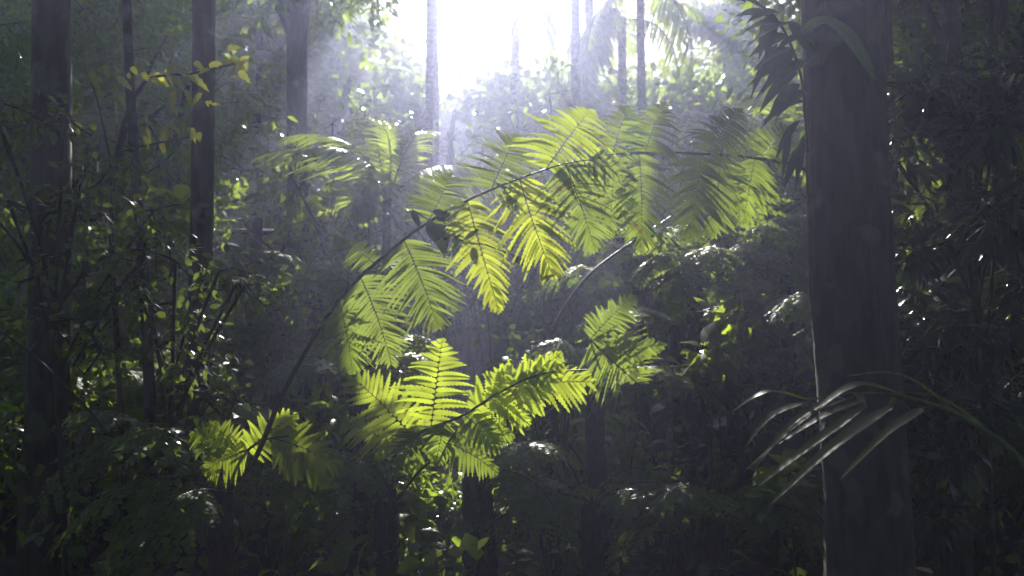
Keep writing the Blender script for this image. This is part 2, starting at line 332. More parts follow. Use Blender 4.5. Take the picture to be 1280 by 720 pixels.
# ------------------------------------------------------------------ trees
def trunk_pts(base, top, wob, n=14):
    base, top = np.asarray(base, float), np.asarray(top, float); t = np.linspace(0, 1, n)[:, None]
    return base + (top - base) * t + np.stack([wob * np.sin(5 * t[:, 0] + base[0] * 3), wob * np.cos(4 * t[:, 0] + base[0]), 0 * t[:, 0]], 1) * (t * (1.3 - t))
def tree(name, label, px0, px1, d, r0, r1, H, crown, mats=(M_bark, M_broad), nleaf=4500, size=.12, nc=26, cz=.75, group=None, cat='tree', dy=0, flare=1.25, limbs=7, wob=.05, prof=OV3, asp=.26, cl=.55):
    """px0 and px1: where the foot and the trunk at height H stand; crown: (rx, rz, lift)"""
    global carve_off
    x0 = X(px0, d); b = float(gz(x0, d)); root = thing(name, label, cat, (x0, d, b), group)
    top = np.array([X(px1, d + dy) - x0, dy, H]); pts = trunk_pts((0, 0, -.2), top, wob, 22)
    rad = r1 + (r0 - r1) * (1 - np.linspace(0, 1, 22)); rad[:5] *= np.linspace(flare, 1, 5)
    mb = MB(); mb.tube(pts, rad, 14, 0, .012)
    if crown:
        rx, rz, lift = crown; cc = top + np.array([0, 0, lift])
        u = unit(rng.standard_normal((nc, 3))); C = cc + u * (rng.random(nc) ** .5)[:, None] * np.array([rx, rx, rz])
        for k in range(limbs):
            q = C[k % nc]; s = pts[int(len(pts) * random.uniform(.62, .97))]; m = (s + q) / 2 + np.array([0, 0, .12 * rx])
            mb.tube(bez([s, m, q], 9), np.linspace(r1 * .6, .012, 9), 6)
        carve_off = np.array([x0, d, b])
        cm = MB(); clump(cm, C, rng.uniform(.45, 1.0, nc) * rx * cl, int(nleaf * 1.7), size * .85, prof, 0, True, cz, .2, True, asp)
        carve_off = np.zeros(3)
        for q in C:   # twigs the leaves hang on
            for _ in range(3):
                e = q + unit(rng.standard_normal(3)) * rx * cl * random.uniform(.4, .9) * np.array([1, 1, cz]); cm.tube(bez([q, (q + e) / 2 + rng.standard_normal(3) * .05, e], 5), np.linspace(.007, .002, 5), 4, 1)
        obj('crown', cm, [mats[1], mats[0]], root)
    obj('trunk', mb, [mats[0]], root)
    return root
# the thick trunk beside the camera
T = thing('rainforest_tree', 'thick smooth pale-barked trunk standing closest to the camera', 'tree', (at(1085, 720, 4.0)[0], 4.0, float(gz(1.6, 4))))
tx, ty, tz = T.location
mb = MB(); k = []
for py, px in ((2300, 1092), (900, 1088), (720, 1087), (540, 1078), (360, 1065), (180, 1058), (0, 1053), (-300, 1042), (-900, 1030), (-1500, 1024)): k.append(at(px, py, 4.0) - np.array([tx, ty, tz]))
k = bez(k[1:], 60); k = np.concatenate([[k[0] + (k[0] - k[1]) * 6], k])
rr = np.linspace(.186, .172, 61); rr[:14] *= np.linspace(1.08, 1, 14); 
kk = bez(k, 260); r2 = np.interp(np.linspace(0, 60, 260), np.arange(61), rr); mb.tube(kk, r2, 72, 0, .004)
V = mb.v[-1].reshape(260, 72, 3); th = np.linspace(0, 2 * np.pi, 72, endpoint=False)[None]; zz = np.linspace(0, 26, 260)[:, None]
rel = .012 * np.sin(9 * th + 1.5 * np.sin(zz * .9)) * np.sin(zz * 1.3 + 2 * th) + .010 * np.sin(17 * th + 2 * np.sin(zz * 2.1) + zz * .4) + .016 * np.sin(2 * th + zz * .8) - .025 * np.exp(-((zz * .62 + .06 * np.sin(3 * th)) % 1 - .5) ** 2 / .0009)
for _ in range(26):   # knots and branch scars
    a_, z_ = random.uniform(0, 6.28), random.uniform(6, 20); rel = rel + random.uniform(.02, .07) * np.exp(-(((th - a_ + np.pi) % (2 * np.pi) - np.pi) ** 2) / .03 - (zz - z_) ** 2 / .02)
mb.v[-1] = (kk[:, None] + (V - kk[:, None]) * (1 + rel)[..., None]).reshape(-1, 3)

for j in range(6):
    q = k[-1] + np.array([random.uniform(-4, 3), random.uniform(-4, 2), random.uniform(.6, 2)]); mb.tube(bez([k[-2 - j], (k[-2 - j] + q) / 2 + np.array([0, 0, .4]), q], 9), np.linspace(.07, .015, 9), 7)
obj('trunk', mb, [M_bigbark], T)
cm = MB(); carve_off = np.array([tx, ty, tz]); C = k[-1] + np.array([-.6, -1.2, 1.2]) + rng.uniform(-1, 1, (60, 3)) * np.array([4.6, 4.2, 1.3]); clump(cm, C, 1.0, 11000, .22); carve_off = np.zeros(3)
obj('crown', cm, [M_broad], T)

tree('slender_tree', 'thin straight trunk just behind the thick pale trunk', 1119, 1114, 6.5, .05, .04, 6.5, (1.6, 1.1, .6), nleaf=2600, flare=1.1)
tree('rainforest_tree', 'dark straight trunk furthest from the sky gap with dense crown', 64, 44, 5.6, .13, .105, 6.3, (2.4, 1.6, .3), nleaf=7000, nc=34)
tree('rainforest_tree', 'dark trunk standing behind the two short tree fern trunks', 245, 249, 5.8, .075, .075, 6.2, (2.2, 1.7, .2), nleaf=7000, nc=34)
tree('rainforest_tree', 'hazy trunk with dense dark crown at the edge of the sky gap', 372, 366, 11, .15, .12, 7.0, (1.7, 2.0, .5), nleaf=3600, size=.14, nc=34)
tree('rainforest_tree', 'dense dark crown filling the space behind the yellowing leaves', 215, 215, 12, .1, .08, 4.7, (2.1, 1.9, .1), nleaf=4200, size=.13, nc=30)
tree('rainforest_tree', 'dense dark crown in haze beside the ringed palm trunk', 425, 425, 13, .1, .08, 4.0, (1.3, 1.5, .1), nleaf=3200, size=.13, nc=24)
tree('rainforest_tree', 'dense dark crown behind the outermost trunk top', 40, 40, 11, .1, .08, 4.9, (2.0, 2.2, .2), nleaf=5000, size=.13, nc=32)
tree('slender_tree', 'very slender leaning stem between the two darkest trunks', 205, 148, 6, .042, .03, 4.2, None, flare=1)
tree('rainforest_tree', 'low branching tree whose leaves reach behind the leaning stem', 118, 110, 9.5, .1, .07, 3.6, (1.9, 1.7, .3), nleaf=4200, nc=30)
tree('rainforest_tree', 'bushy tree filling the gap under the hazy dense crown', 318, 322, 10, .08, .06, 3.1, (1.6, 1.5, .2), nleaf=3400, nc=22)
tree('rainforest_tree', 'bushy tree behind the curved fern stalk', 440, 436, 9.5, .07, .05, 2.5, (1.25, 1.1, .1), nleaf=3000, nc=20)
tree('rainforest_tree', 'rounded pale green tree top against the bright sky', 948, 945, 21, .16, .1, 8.2, (1.35, 1.7, .6), mats=(M_bark, M_far), nleaf=6500, size=.2, nc=34)
tree('rainforest_tree', 'dark leafy tree behind the slender trunk beside the thick one', 1175, 1180, 8.5, .11, .08, 4.2, (2.1, 2.2, .3), nleaf=8500, nc=36)
tree('rainforest_tree', 'deep shaded tree with crown running out of the picture edge', 1290, 1295, 7.5, .14, .1, 4.6, (2.0, 2.3, .2), nleaf=8000, nc=36)
tree('rainforest_tree', 'leafy tree filling the space between sky gap and thick trunk', 930, 925, 10, .08, .06, 3.0, (1.35, 1.4, .2), nleaf=5500, nc=26)
tree('rainforest_tree', 'low spreading tree in haze below the brightest part of the sky', 700, 705, 12, .08, .05, 3.9, (1.7, 1.0, .1), nleaf=5200, nc=28)
tree('rainforest_tree', 'low spreading tree in haze below the two slender palm trunks', 815, 815, 12.5, .08, .05, 4.0, (1.5, .95, .1), nleaf=5000, nc=28)
tree('rainforest_tree', 'low hazy tree behind the ringed palm trunk', 555, 560, 12.5, .08, .05, 3.6, (1.5, .9, .1), nleaf=5000, nc=28)
for j, (p, dd, ps) in enumerate([(1190, 5.4, 'dark bare trunk rising beside the thick trunk foot'), (1248, 6.2, 'dark bare trunk nearest the picture edge beside silvery leaflets')]):
    tree('slender_tree', ps, p, p + 14, dd, .07, .05, 5.5, (1.3, .9, .5), nleaf=2500, flare=1.15)

# ------------------------------------------------------------------ palms
PF = [palm_frond_mesh('frond', 2.3, .62, 34, .55, .75, .55), palm_frond_mesh('frond', 2.5, .7, 36, .4, .95, .8), palm_frond_mesh('frond', 2.1, .55, 32, .85, .7, .4)]
def palm(label, px, d, r, H, n=9, lean=0, seed=0, scale=1., group=None, name='palm_tree', down=0, angs=None, free=False):
    x0 = X(px, d); b = float(gz(x0, d)); root = thing(name, label, 'palm', (x0, d, b), group)
    top = np.array([lean, 0, H]); pts = trunk_pts((0, 0, -.2), top, .04, 18)
    mb = MB(); rad = np.linspace(r * 1.12, r * .9, 18); rad[:3] *= np.array([1.3, 1.15, 1.05]); mb.tube(pts, rad, 12, 0, .01)
    obj('trunk', mb, [M_palmbark], root)
    q = random.Random(seed)
    for k in range(n):
        o = obj('frond', PF[q.randrange(3)], None, root, top + np.array([0, 0, -.05]))
        a = angs[k] if angs else 360 * k / n + q.uniform(-10, 10)
        settle(o, q, a, down, scale * q.uniform(.85, 1.1), LANES[:4] if free else (LANES[:11] + (MID if k % 2 else [])) if d > 10.5 else LANES + MID, .1, 4)
    return root
palm('palm with ringed trunk at the edge of the bright sky gap', 530, 13, .06, 10.6, 8, .1, 1, 1.2, down=14)
palm('palm with green sunlit fronds hanging beside the bright sky', 645, 20, .12, 9.4, 7, 0, 2, 1.15, down=26)
palm('thin hazy palm trunk at the sky gap edge near the dense crown', 542, 17, .08, 10.4, 6, 0, 3, down=24)
palm('slender palm with its trunk in the middle of the sky gap', 719, 17, .1, 11, 7, .05, 4, down=24)
palm('pale slender palm close beside the palm in mid gap', 739, 19, .11, 12.5, 6, 0, 5, down=24)
palm('slender dark palm with lower fronds spread against the sky', 781, 17.5, .1, 8.2, 9, 0, 6, 1., down=20)
palm('thinnest dark straight palm trunk against the white sky', 805, 16, .085, 8.4, 6, 0, 7, down=26)
palm('short yellow-green palm catching sun below the rounded tree top', 895, 13, .08, 4.6, 9, 0, 8, .85, down=-20)
palm('short yellowish palm in haze under the sky gap edge', 484, 9.4, .05, 3.1, 11, 0, 9, .72, down=-36, free=True)
palm('young palm behind the dense dark leaves beside the thick trunk', 965, 11, .07, 3.8, 9, 0, 10, .8, down=-22)
palm('low palm among the dark leaves behind the leaning stem', 110, 9, .06, 1.9, 8, 0, 11, .7, down=-10)
palm('low palm between the dark trunk and the hazy trunk', 320, 9.5, .06, 2.2, 8, 0, 12, .65, down=-18)
palm('dark palm arching over the picture edge above glossy leaves', 1345, 5.6, .06, 3.1, 9, 0, 13, .62, down=0)
palm('low dark palm with glossy leaflets beside the slender trunk', 1235, 6.0, .05, 1.7, 8, 0, 14, .6, down=-5)
palm('low palm with sunlit leaflets on the floor behind the fern trunks', 260, 8, .05, .35, 7, 0, 15, .55, down=-25)

# ------------------------------------------------------------------ tree ferns
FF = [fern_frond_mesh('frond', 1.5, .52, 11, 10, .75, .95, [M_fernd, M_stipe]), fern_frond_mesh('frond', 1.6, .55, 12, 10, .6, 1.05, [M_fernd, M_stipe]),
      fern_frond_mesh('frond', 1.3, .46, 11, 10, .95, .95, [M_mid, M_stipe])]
def fern_trunk(root, r, H, lean=(0, 0)):
    mb = MB(); pts = trunk_pts((0, 0, -.15), (lean[0], lean[1], H), .03, 24); mb.tube(pts, np.linspace(r * 1.25, r, 24), 12, 0, .07)
    n = 90; a = rng.uniform(0, 6.28, n); k = rng.integers(3, 24, n); out = np.stack([np.cos(a), np.sin(a), 0 * a], 1)
    mb.leaves(pts[k] + out * r * .9, out * .5 + np.array([0, 0, .9]), out, rng.uniform(.05, .12, n), .008, QUICK, .2, 0, 0, False)   # old stalk stubs
    obj('trunk', mb, [M_fernbark], root)
def tree_fern(label, px, d, r, H, angs, scale=1., down=0, seed=0, lean=(0, 0), pick=None, name='tree_fern', cat='tree fern', group=None):
    x0 = X(px, d); b = float(gz(x0, d)); root = thing(name, label, cat, (x0, d, b), group)
    if r: fern_trunk(root, r, H, lean)
    top = np.array([x0, d, b + H]); own = [l for l in LANES[:11] + MID + [LANES[i] for i in PALE] if np.linalg.norm(l[0] - top) > 1.4]
    q = random.Random(seed)
    for a in angs:
        o = obj('frond', FF[q.randrange(3) if pick is None else pick], None, root, (lean[0], lean[1], H))
        settle(o, q, a, down, scale * q.uniform(.85, 1.1), own, .06, 6, 2)
    return root
def hero(root, name, rach, rads, pinnae, mats=(M_fern, M_stipe), n=15, fine=1.0):
    """a near frond: its stalk is a part, each large leaf segment on it a sub-part"""
    o0 = np.array(root.location); c = bez([at(*p) for p in rach], 50) - o0
    mb = MB(); mb.tube(c, np.linspace(rads[0], rads[1], 50), 8, 0)
    fr = obj(name, mb, [mats[1]], root)
    for P in pinnae:
        b, t, hw, dd = P[0], P[1], P[2], P[3]; kw = P[4] if len(P) > 4 else {}
        j = np.argmin([math.hypot(*(np.array(proj(q + o0)) - b)) for q in c]); B = c[j]
        if not kw.get('snap', True): B = at(b[0], b[1], c[j][1] + o0[1]) - o0
        dist = B[1] + o0[1] + dd; Tp = at(t[0], t[1], dist) - o0; Tp = B + (Tp - B) * 1.06
        nrm = np.array(kw.get('n', (.1, -.95, .2))) + rng.standard_normal(3) * .16; h = 1.32 * hw / F * dist
        m = MB(); mt = kw.get('m', mats[0])
        pinna(m, B, Tp, nrm, h, int(kw.get('k', n) * kw.get('f', fine)), np.array(kw.get('bend', (0, -.01, .02))) + rng.standard_normal(3) * .012, kw.get('prof', SERR), kw.get('a0', 12), kw.get('a1', 55), 0, 1, kw.get('sag', .12) + random.uniform(-.04, .16), rib=.0024, wid=kw.get('w', 1.48))
        obj('pinna', m, [mt, mats[1]], fr)
    return fr
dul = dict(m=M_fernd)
A = tree_fern('tree fern on short dark trunk with one long frond arching across', 285, 4.4, .055, .92, [200, 235, 160, 120], .62, -5, 3)
hero(A, 'frond', [(287, 612, 4.4), (318, 575, 4.25), (350, 500, 4.15), (385, 435, 4.0), (430, 367, 3.87), (480, 320, 3.76), (530, 281, 3.66), (600, 243, 3.55), (690, 209, 3.45), (735, 200, 3.42)], (.015, .002), fine=1.6, pinnae=[
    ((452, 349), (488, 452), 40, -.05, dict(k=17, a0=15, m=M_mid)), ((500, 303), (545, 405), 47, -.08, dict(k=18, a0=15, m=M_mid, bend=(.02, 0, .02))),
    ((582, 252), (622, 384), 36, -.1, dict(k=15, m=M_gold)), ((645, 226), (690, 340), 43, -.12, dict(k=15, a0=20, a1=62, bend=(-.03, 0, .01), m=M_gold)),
    ((704, 205), (742, 308), 40, -.05, dict(k=17, m=M_mid)), ((688, 208), (736, 140), 52, .12, dict(k=13, a0=-12, a1=35, sag=.28)),
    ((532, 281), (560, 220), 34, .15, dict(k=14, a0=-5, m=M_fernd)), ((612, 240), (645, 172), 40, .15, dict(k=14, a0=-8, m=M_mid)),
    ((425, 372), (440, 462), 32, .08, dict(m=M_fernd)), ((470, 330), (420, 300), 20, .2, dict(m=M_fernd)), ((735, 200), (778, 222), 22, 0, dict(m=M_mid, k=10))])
hero(A, 'frond', [(287, 612, 4.4), (300, 575, 4.3), (325, 552, 4.25), (360, 545, 4.2)], (.009, .004), [
    ((300, 556), (369, 519), 25, -.05, dict(k=12)), ((340, 549), (424, 584), 30, -.05, dict(k=12, a0=15)), ((345, 560), (424, 614), 17, -.03, dict(k=11, snap=False)),
    ((310, 562), (256, 590), 22, 0, {}), ((302, 570), (262, 530), 20, 0, {}), ((285, 560), (240, 545), 20, 0, dict(snap=False, m=M_fernd))])
Cf = tree_fern('tree fern with the brightest sunlit lower frond', 487, 4.8, .055, .86, [150, 200, 250, 110], .6, -5, 5)
hero(Cf, 'frond', [(486, 590, 4.8), (500, 558, 4.65), (530, 538, 4.5), (577, 520, 4.4), (622, 492, 4.35), (675, 468, 4.3), (735, 462, 4.3)], (.01, .003), fine=1.25, pinnae=[
    ((540, 535), (552, 428), 41, -.02, dict(k=14, a0=2, a1=30, sag=.05, n=(.1, -.95, .1))),
    ((585, 517), (700, 462), 36, -.1, dict(k=12, a0=18, bend=(0, 0, .03))), ((640, 490), (740, 478), 32, .02, dict(k=12, a0=20)), ((655, 476), (700, 442), 17, 0, dict(k=8)), ((615, 497), (640, 458), 16, 0, dict(k=7)),
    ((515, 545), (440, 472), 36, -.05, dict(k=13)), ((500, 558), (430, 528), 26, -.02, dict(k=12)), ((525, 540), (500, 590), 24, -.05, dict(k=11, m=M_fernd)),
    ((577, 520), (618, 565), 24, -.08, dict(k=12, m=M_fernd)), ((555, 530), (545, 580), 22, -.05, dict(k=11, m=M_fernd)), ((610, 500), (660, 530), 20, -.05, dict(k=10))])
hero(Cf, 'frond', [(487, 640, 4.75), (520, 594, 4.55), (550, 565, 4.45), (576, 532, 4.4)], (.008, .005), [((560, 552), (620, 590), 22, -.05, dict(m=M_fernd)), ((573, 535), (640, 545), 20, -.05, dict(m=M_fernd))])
tree_fern('tree fern on thick blackish trunk under the bright frond tip', 600, 5.0, .085, .9, [0, 40, 80, 130, 330], .5, 5, 6)
Df = tree_fern('pale tree fern in shade between the bright frond and thick trunk', 745, 5.8, .06, 1.45, [20, 60, 110, 150, 340, -20], .7, 0, 7)
hero(Df, 'frond', [(745, 440, 5.8), (738, 424, 5.6), (752, 440, 5.5), (775, 460, 5.45), (800, 482, 5.4)], (.007, .003), [
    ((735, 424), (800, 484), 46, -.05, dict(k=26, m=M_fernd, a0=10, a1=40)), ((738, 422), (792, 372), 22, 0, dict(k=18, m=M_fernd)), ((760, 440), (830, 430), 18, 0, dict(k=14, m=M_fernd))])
tree_fern('striped dark tree fern behind the pale fern', 850, 6.8, .06, 1.8, [180, 210, 240, 270, 300, 330], .8, 0, 8)
tree_fern('tree fern holding its fronds level behind the long stalk', 395, 8, .06, 2.0, [0, 60, 120, 170, 200, 240, 300], .75, -4, 9)
tree_fern('tall shaded tree fern against the dark crowns', 130, 6.8, .07, 1.15, [10, 70, 130, 190, 250, 310], .85, 0, 10)
tree_fern('tree fern spreading behind the lower dark trunks', 215, 5.4, .05, .95, [-10, 30, 160, 200, 250, 300], .7, 0, 11)
tree_fern('tall tree fern in haze under the palms', 690, 9, .07, 2.3, [10, 150, 190, 225, 260, 300, 335], .85, 0, 12)
tree_fern('hazy tree fern whose fronds touch the sky gap foliage', 820, 9, .07, 2.5, [5, 160, 195, 230, 265, 300, 335], .9, 0, 13)
tree_fern('tree fern in front of the leafy tree beside the thick trunk', 915, 7.2, .06, 2.4, [0, 180, 210, 240, 270, 300, 330], .75, 0, 14)
tree_fern('tree fern in dark haze behind the ringed palm trunk', 480, 9.5, .07, 2.4, [0, 60, 120, 180, 240, 300], .85, 0, 15)
Ef = tree_fern('tree fern reaching from behind the thick trunk with a curtain of fronds', 1062, 5.6, .06, 1.7, [20, 75, 140, 220, 280], .7, 0, 20)
hero(Ef, 'frond', [(1062, 400, 5.6), (1050, 262, 5.5), (1005, 212, 5.35), (940, 197, 5.2), (870, 192, 5.0), (800, 191, 4.85), (742, 195, 4.75)], (.014, .004), fine=1.5, pinnae=[
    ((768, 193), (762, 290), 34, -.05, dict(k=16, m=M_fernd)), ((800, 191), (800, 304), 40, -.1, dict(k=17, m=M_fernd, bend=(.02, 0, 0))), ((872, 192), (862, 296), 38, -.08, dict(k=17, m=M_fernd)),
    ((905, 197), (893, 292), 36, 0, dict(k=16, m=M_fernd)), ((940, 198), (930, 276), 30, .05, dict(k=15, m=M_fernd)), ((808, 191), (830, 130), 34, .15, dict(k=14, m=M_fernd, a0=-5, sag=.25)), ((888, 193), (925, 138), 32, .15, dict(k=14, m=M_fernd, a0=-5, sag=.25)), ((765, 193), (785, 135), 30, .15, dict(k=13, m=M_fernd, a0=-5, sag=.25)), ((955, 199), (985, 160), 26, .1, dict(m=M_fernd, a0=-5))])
tree_fern('feathery tree fern below the yellow-green palm', 870, 6.6, .06, 2.15, [-5, 185, 215, 245, 275, 305, 335], .75, 0, 21)
tree_fern('feathery tree fern directly behind the end of the long frond', 800, 7.4, .06, 2.1, [5, 180, 210, 240, 270, 300, 335], .75, 0, 22)
tree_fern('tree fern half hidden by the upright thick trunk', 985, 8.2, .06, 2.6, [0, 170, 205, 235, 265, 300, 330], .8, 0, 23)
tree_fern('grey-green tree fern touching the curve of the long stalk', 345, 7.0, .06, 1.9, [-10, 45, 100, 160, 215, 265, 320], .7, 0, 24)
tree_fern('deep shaded tree fern behind the outermost dark trunk', 75, 8.5, .06, 2.0, [0, 50, 110, 170, 230, 290], .85, 0, 25)
tree_fern('soft green tree fern filling the curve between both lit fronds', 450, 5.7, .05, 1.35, [0, 40, 85, 130, 175, 215, 255, 300], .62, 0, 31, pick=2)
tree_fern('lacy tree fern in the dark space under the hanging fern curtain', 690, 6.6, .05, 1.5, [0, 185, 215, 245, 275, 305, 335], .62, 0, 32, pick=2)
tree_fern('low tree fern casting its fronds over the dark lower middle', 740, 5.0, .06, .8, [0, 45, 100, 160, 200, 320], .6, 0, 16)
tree_fern('low tree fern close to the foot of the thick trunk', 890, 5.0, .06, .75, [10, 70, 130, 180, 230, 320], .6, 0, 17)
tree_fern('low tree fern by the dark trunk furthest from the gap', 20, 6.4, .06, .6, [0, 60, 150, 200, 320], .7, 4, 18)
tree_fern('tree fern among dark leaves beyond the thick trunk', 1190, 6.8, .06, 1.3, [0, 60, 120, 180, 240, 300], .75, 0, 19)

# ------------------------------------------------------------------ shrubs, saplings and thin stems
def shrub_mesh(h, w, n, size, seed, prof=OV3, stems=6, mats=None):
    mb = MB(); q = random.Random(seed); C = []
    for k in range(stems):
        a = q.uniform(0, 6.28); r = w * q.uniform(.2, 1); hh = h * q.uniform(.5, 1)
        e = np.array([r * math.cos(a), r * math.sin(a), hh]); c = bez([(0, 0, -.1), e * .5 + np.array([0, 0, .15 * h]), e], 10)
        mb.tube(c, np.linspace(.016, .004, 10), 5, 1); C += [c[5], c[7], c[9]]
    clump(mb, np.array(C), w * .42, n, size, prof, 0, True, .8, .25, True, .2 if prof is LANCE else .32)
    return mb
SH = [(1.7, .75, 1700, .085, OV3), (1.2, .7, 1300, .13, LANCE), (2.3, .8, 2400, .08, OV3), (1.9, .7, 480, .2, OVAL)]
SHRUBS = [  # px, depth, kind, scale, label
    (20, 7.5, 2, 1.1, 'tall small-leaved shrub beside the outermost dark trunk'), (110, 6.2, 0, 1.0, 'small-leaved shrub left of the thin leaning stem'),
    (175, 7.2, 1, 1.2, 'narrow-leaved shrub at the base of the leaning stem'), (225, 6.6, 0, .9, 'small shrub between leaning stem and dark trunk'),
    (300, 7.0, 2, .9, 'tall shrub behind the short tree fern trunk'), (345, 6.2, 1, .9, 'narrow-leaved low shrub under the long arching frond'),
    (400, 7.4, 0, 1.2, 'rounded shrub under the level-fronded tree fern'), (430, 5.8, 1, .8, 'low shrub beside the brightest fern trunk'),
    (470, 8, 2, .9, 'tall shrub behind the brightest frond'), (650, 7.5, 2, .9, 'tall shrub above the bright frond tip'),
    (690, 6.2, 0, 1.0, 'dark rounded shrub under the pale tree fern'), (740, 8.0, 2, 1.1, 'tall shrub behind the pale tree fern'),
    (770, 6.4, 1, 1.1, 'narrow-leaved shrub in the dark lower middle'), (830, 6.0, 0, .95, 'dark small-leaved shrub under the striped fern'),
    (860, 7.8, 3, 1.1, 'large-leaved shrub behind the striped fern'), (905, 6.6, 1, 1.2, 'glinting narrow-leaved shrub by the thick trunk'),
    (955, 7.6, 2, 1.1, 'tall shrub tucked behind the thick trunk edge'), (985, 6.0, 3, .8, 'large-leaved sunlit shrub touching the thick trunk'),
    (1150, 6.8, 0, 1.2, 'small-leaved shrub in the gap beside the thick trunk'), (1185, 7.8, 2, 1.2, 'tall dark shrub under the dark leafy tree'),
    (1225, 6.0, 1, 1.1, 'narrow-leaved shrub in front of the low glossy palm'), (1275, 7.0, 3, 1.2, 'large-leaved shrub at the darkest edge of the forest'),
    (532, 6.3, 0, .55, 'bright sunlit small-leaved shrub in the gap between fern trunks'), (580, 9.8, 0, .5, 'sunlit shrub behind the blackish fern trunk'),
    (60, 9.5, 2, 1.3, 'tall shrub deep behind the outermost trunk'), (165, 10, 2, 1.4, 'tallest shrub deep behind the leaning stem'),
    (290, 11, 0, 1.5, 'broad shrub deep between the two dark trunks'), (1110, 9, 2, 1.3, 'tall shrub deep behind the thin trunk'), (1230, 9.5, 2, 1.4, 'tall shrub deep in the shade behind glossy palm'),
    (620, 11, 2, 1.4, 'tall hazy shrub beneath the green hanging palm'), (780, 11, 2, 1.4, 'tall hazy shrub beneath the slender palms'), (870, 11, 0, 1.7, 'broad hazy shrub below the yellow-green palm'), (505, 13, 2, 1.3, 'tall hazy shrub below the short yellowish palm'), (400, 12, 2, 1.7, 'tall hazy shrub beside the hazy trunk')]

for j, (px, d, kd, s, lab) in enumerate(SHRUBS):
    x0 = X(px, d); carve_off = np.array([x0, d, float(gz(x0, d))]); h_, w_, n_, z_, p_ = SH[kd]
    o = obj('shrub', shrub_mesh(h_ * s, w_ * s, n_, z_ * s ** .4, j, p_), [(M_broad, M_far, M_broad, M_dark)[kd], M_stipe], None, carve_off); carve_off = np.zeros(3)
    tag(o, lab, 'shrub', 'shrubs of the understorey')
tree('sapling', 'thin leafy sapling hiding part of the outermost dark trunk', 92, 70, 4.7, .016, .01, 2.0, (.5, .85, .1), nleaf=420, size=.07, nc=18, limbs=12, flare=1, cat='sapling', asp=.28, mats=(M_bark, M_shade))
tree('sapling', 'thin leafy sapling before the dark trunk with yellowing leaves above', 215, 222, 4.9, .016, .01, 1.55, (.45, .65, .1), nleaf=320, size=.075, nc=16, limbs=10, flare=1, cat='sapling', asp=.26, mats=(M_bark, M_shade))
tree('sapling', 'dark sapling with narrow leaves at the darkest picture edge', 1235, 1215, 4.6, .016, .01, 2.3, (.6, .9, .1), nleaf=1500, size=.14, nc=20, limbs=10, flare=1, cat='sapling', asp=.16, prof=LANCE, mats=(M_bark, M_dark))
tree('sapling', 'low dark sapling with narrow leaves at the foot of the thick trunk', 1150, 1165, 4.8, .014, .01, 1.2, (.5, .6, .1), nleaf=1000, size=.13, nc=16, limbs=8, flare=1, cat='sapling', asp=.18, prof=LANCE, mats=(M_bark, M_dark))
for px, py, d, h, lab in SUNNY:
    p = at(px, py, d); b = float(gz(p[0], d)); carve_off = np.array([p[0], d, b]); mb = MB(); H_ = p[2] - b
    mb.tube(bez([(0, 0, -.1), (.04, .02, H_ * .5), (0, 0, H_), (.03, 0, H_ + h)], 14), np.linspace(.01, .003, 14), 5, 1)
    clump(mb, np.array([[0, 0, H_], [.08, .05, H_ + h * .4], [-.07, -.04, H_ - h * .4]]), h, 60, .15, OVAL, 0, True, .8, .3, False)
    tag(obj('seedling', mb, [M_palm, M_stipe], None, carve_off), lab, 'seedling', 'small plants caught by the sun'); carve_off = np.zeros(3)
# sapling with yellowing leaves high beside the dark crowns
x0 = X(150, 5.35); S = thing('sapling', 'sapling with bright yellowing leaves against the dark crowns', 'sapling', (x0, 5.35, float(gz(x0, 5.35)))); o0 = np.array(S.location)
mb = MB(); st = bez([at(178, 1100, 5.35) - o0, at(150, 500, 5.35) - o0, at(140, 240, 5.35) - o0, at(175, 110, 5.3) - o0, at(240, 92, 5.3) - o0, at(310, 76, 5.3) - o0], 40); mb.tube(st, np.linspace(.022, .005, 40), 7)
mb.tube(bez([at(142, 230, 5.35) - o0, at(128, 150, 5.35) - o0, at(112, 95, 5.3) - o0], 8), np.linspace(.01, .004, 8), 5)
mb.tube(bez([at(150, 190, 5.35) - o0, at(190, 180, 5.3) - o0, at(245, 170, 5.3) - o0], 8), np.linspace(.008, .004, 8), 5); obj('trunk', mb, [M_stipe], S)
mb = MB()
for (a, b, c, e) in [(208, 86, 226, 106), (222, 84, 244, 104), (236, 92, 252, 108), (262, 84, 288, 70), (278, 80, 304, 70), (296, 82, 318, 88), (164, 84, 178, 98), (188, 92, 202, 108), (112, 90, 130, 108), (120, 94, 136, 110),
                     (184, 160, 190, 178), (205, 158, 212, 178), (222, 160, 228, 176), (240, 160, 246, 182), (196, 100, 204, 110), (232, 112, 240, 134), (258, 126, 262, 136), (180, 172, 188, 188), (300, 76, 320, 64), (150, 120, 160, 140)]:
    p, q = at(a, b, 5.3) - o0, at(c, e, 5.27) - o0; ln = np.linalg.norm(q - p)
    for r_ in range(3):
        j = rng.standard_normal(3) * ln * .4 * (r_ > 0); d_ = q - p + rng.standard_normal(3) * ln * .35 * (r_ > 0)
        mb.leaves(p + j, d_, (random.uniform(-.4, .4), -.8, random.uniform(-.2, .7)), ln * random.uniform(.5, .95), ln * random.uniform(.12, .22), SERR5, .15, .15)
obj('leaves', mb, [M_yel], S)
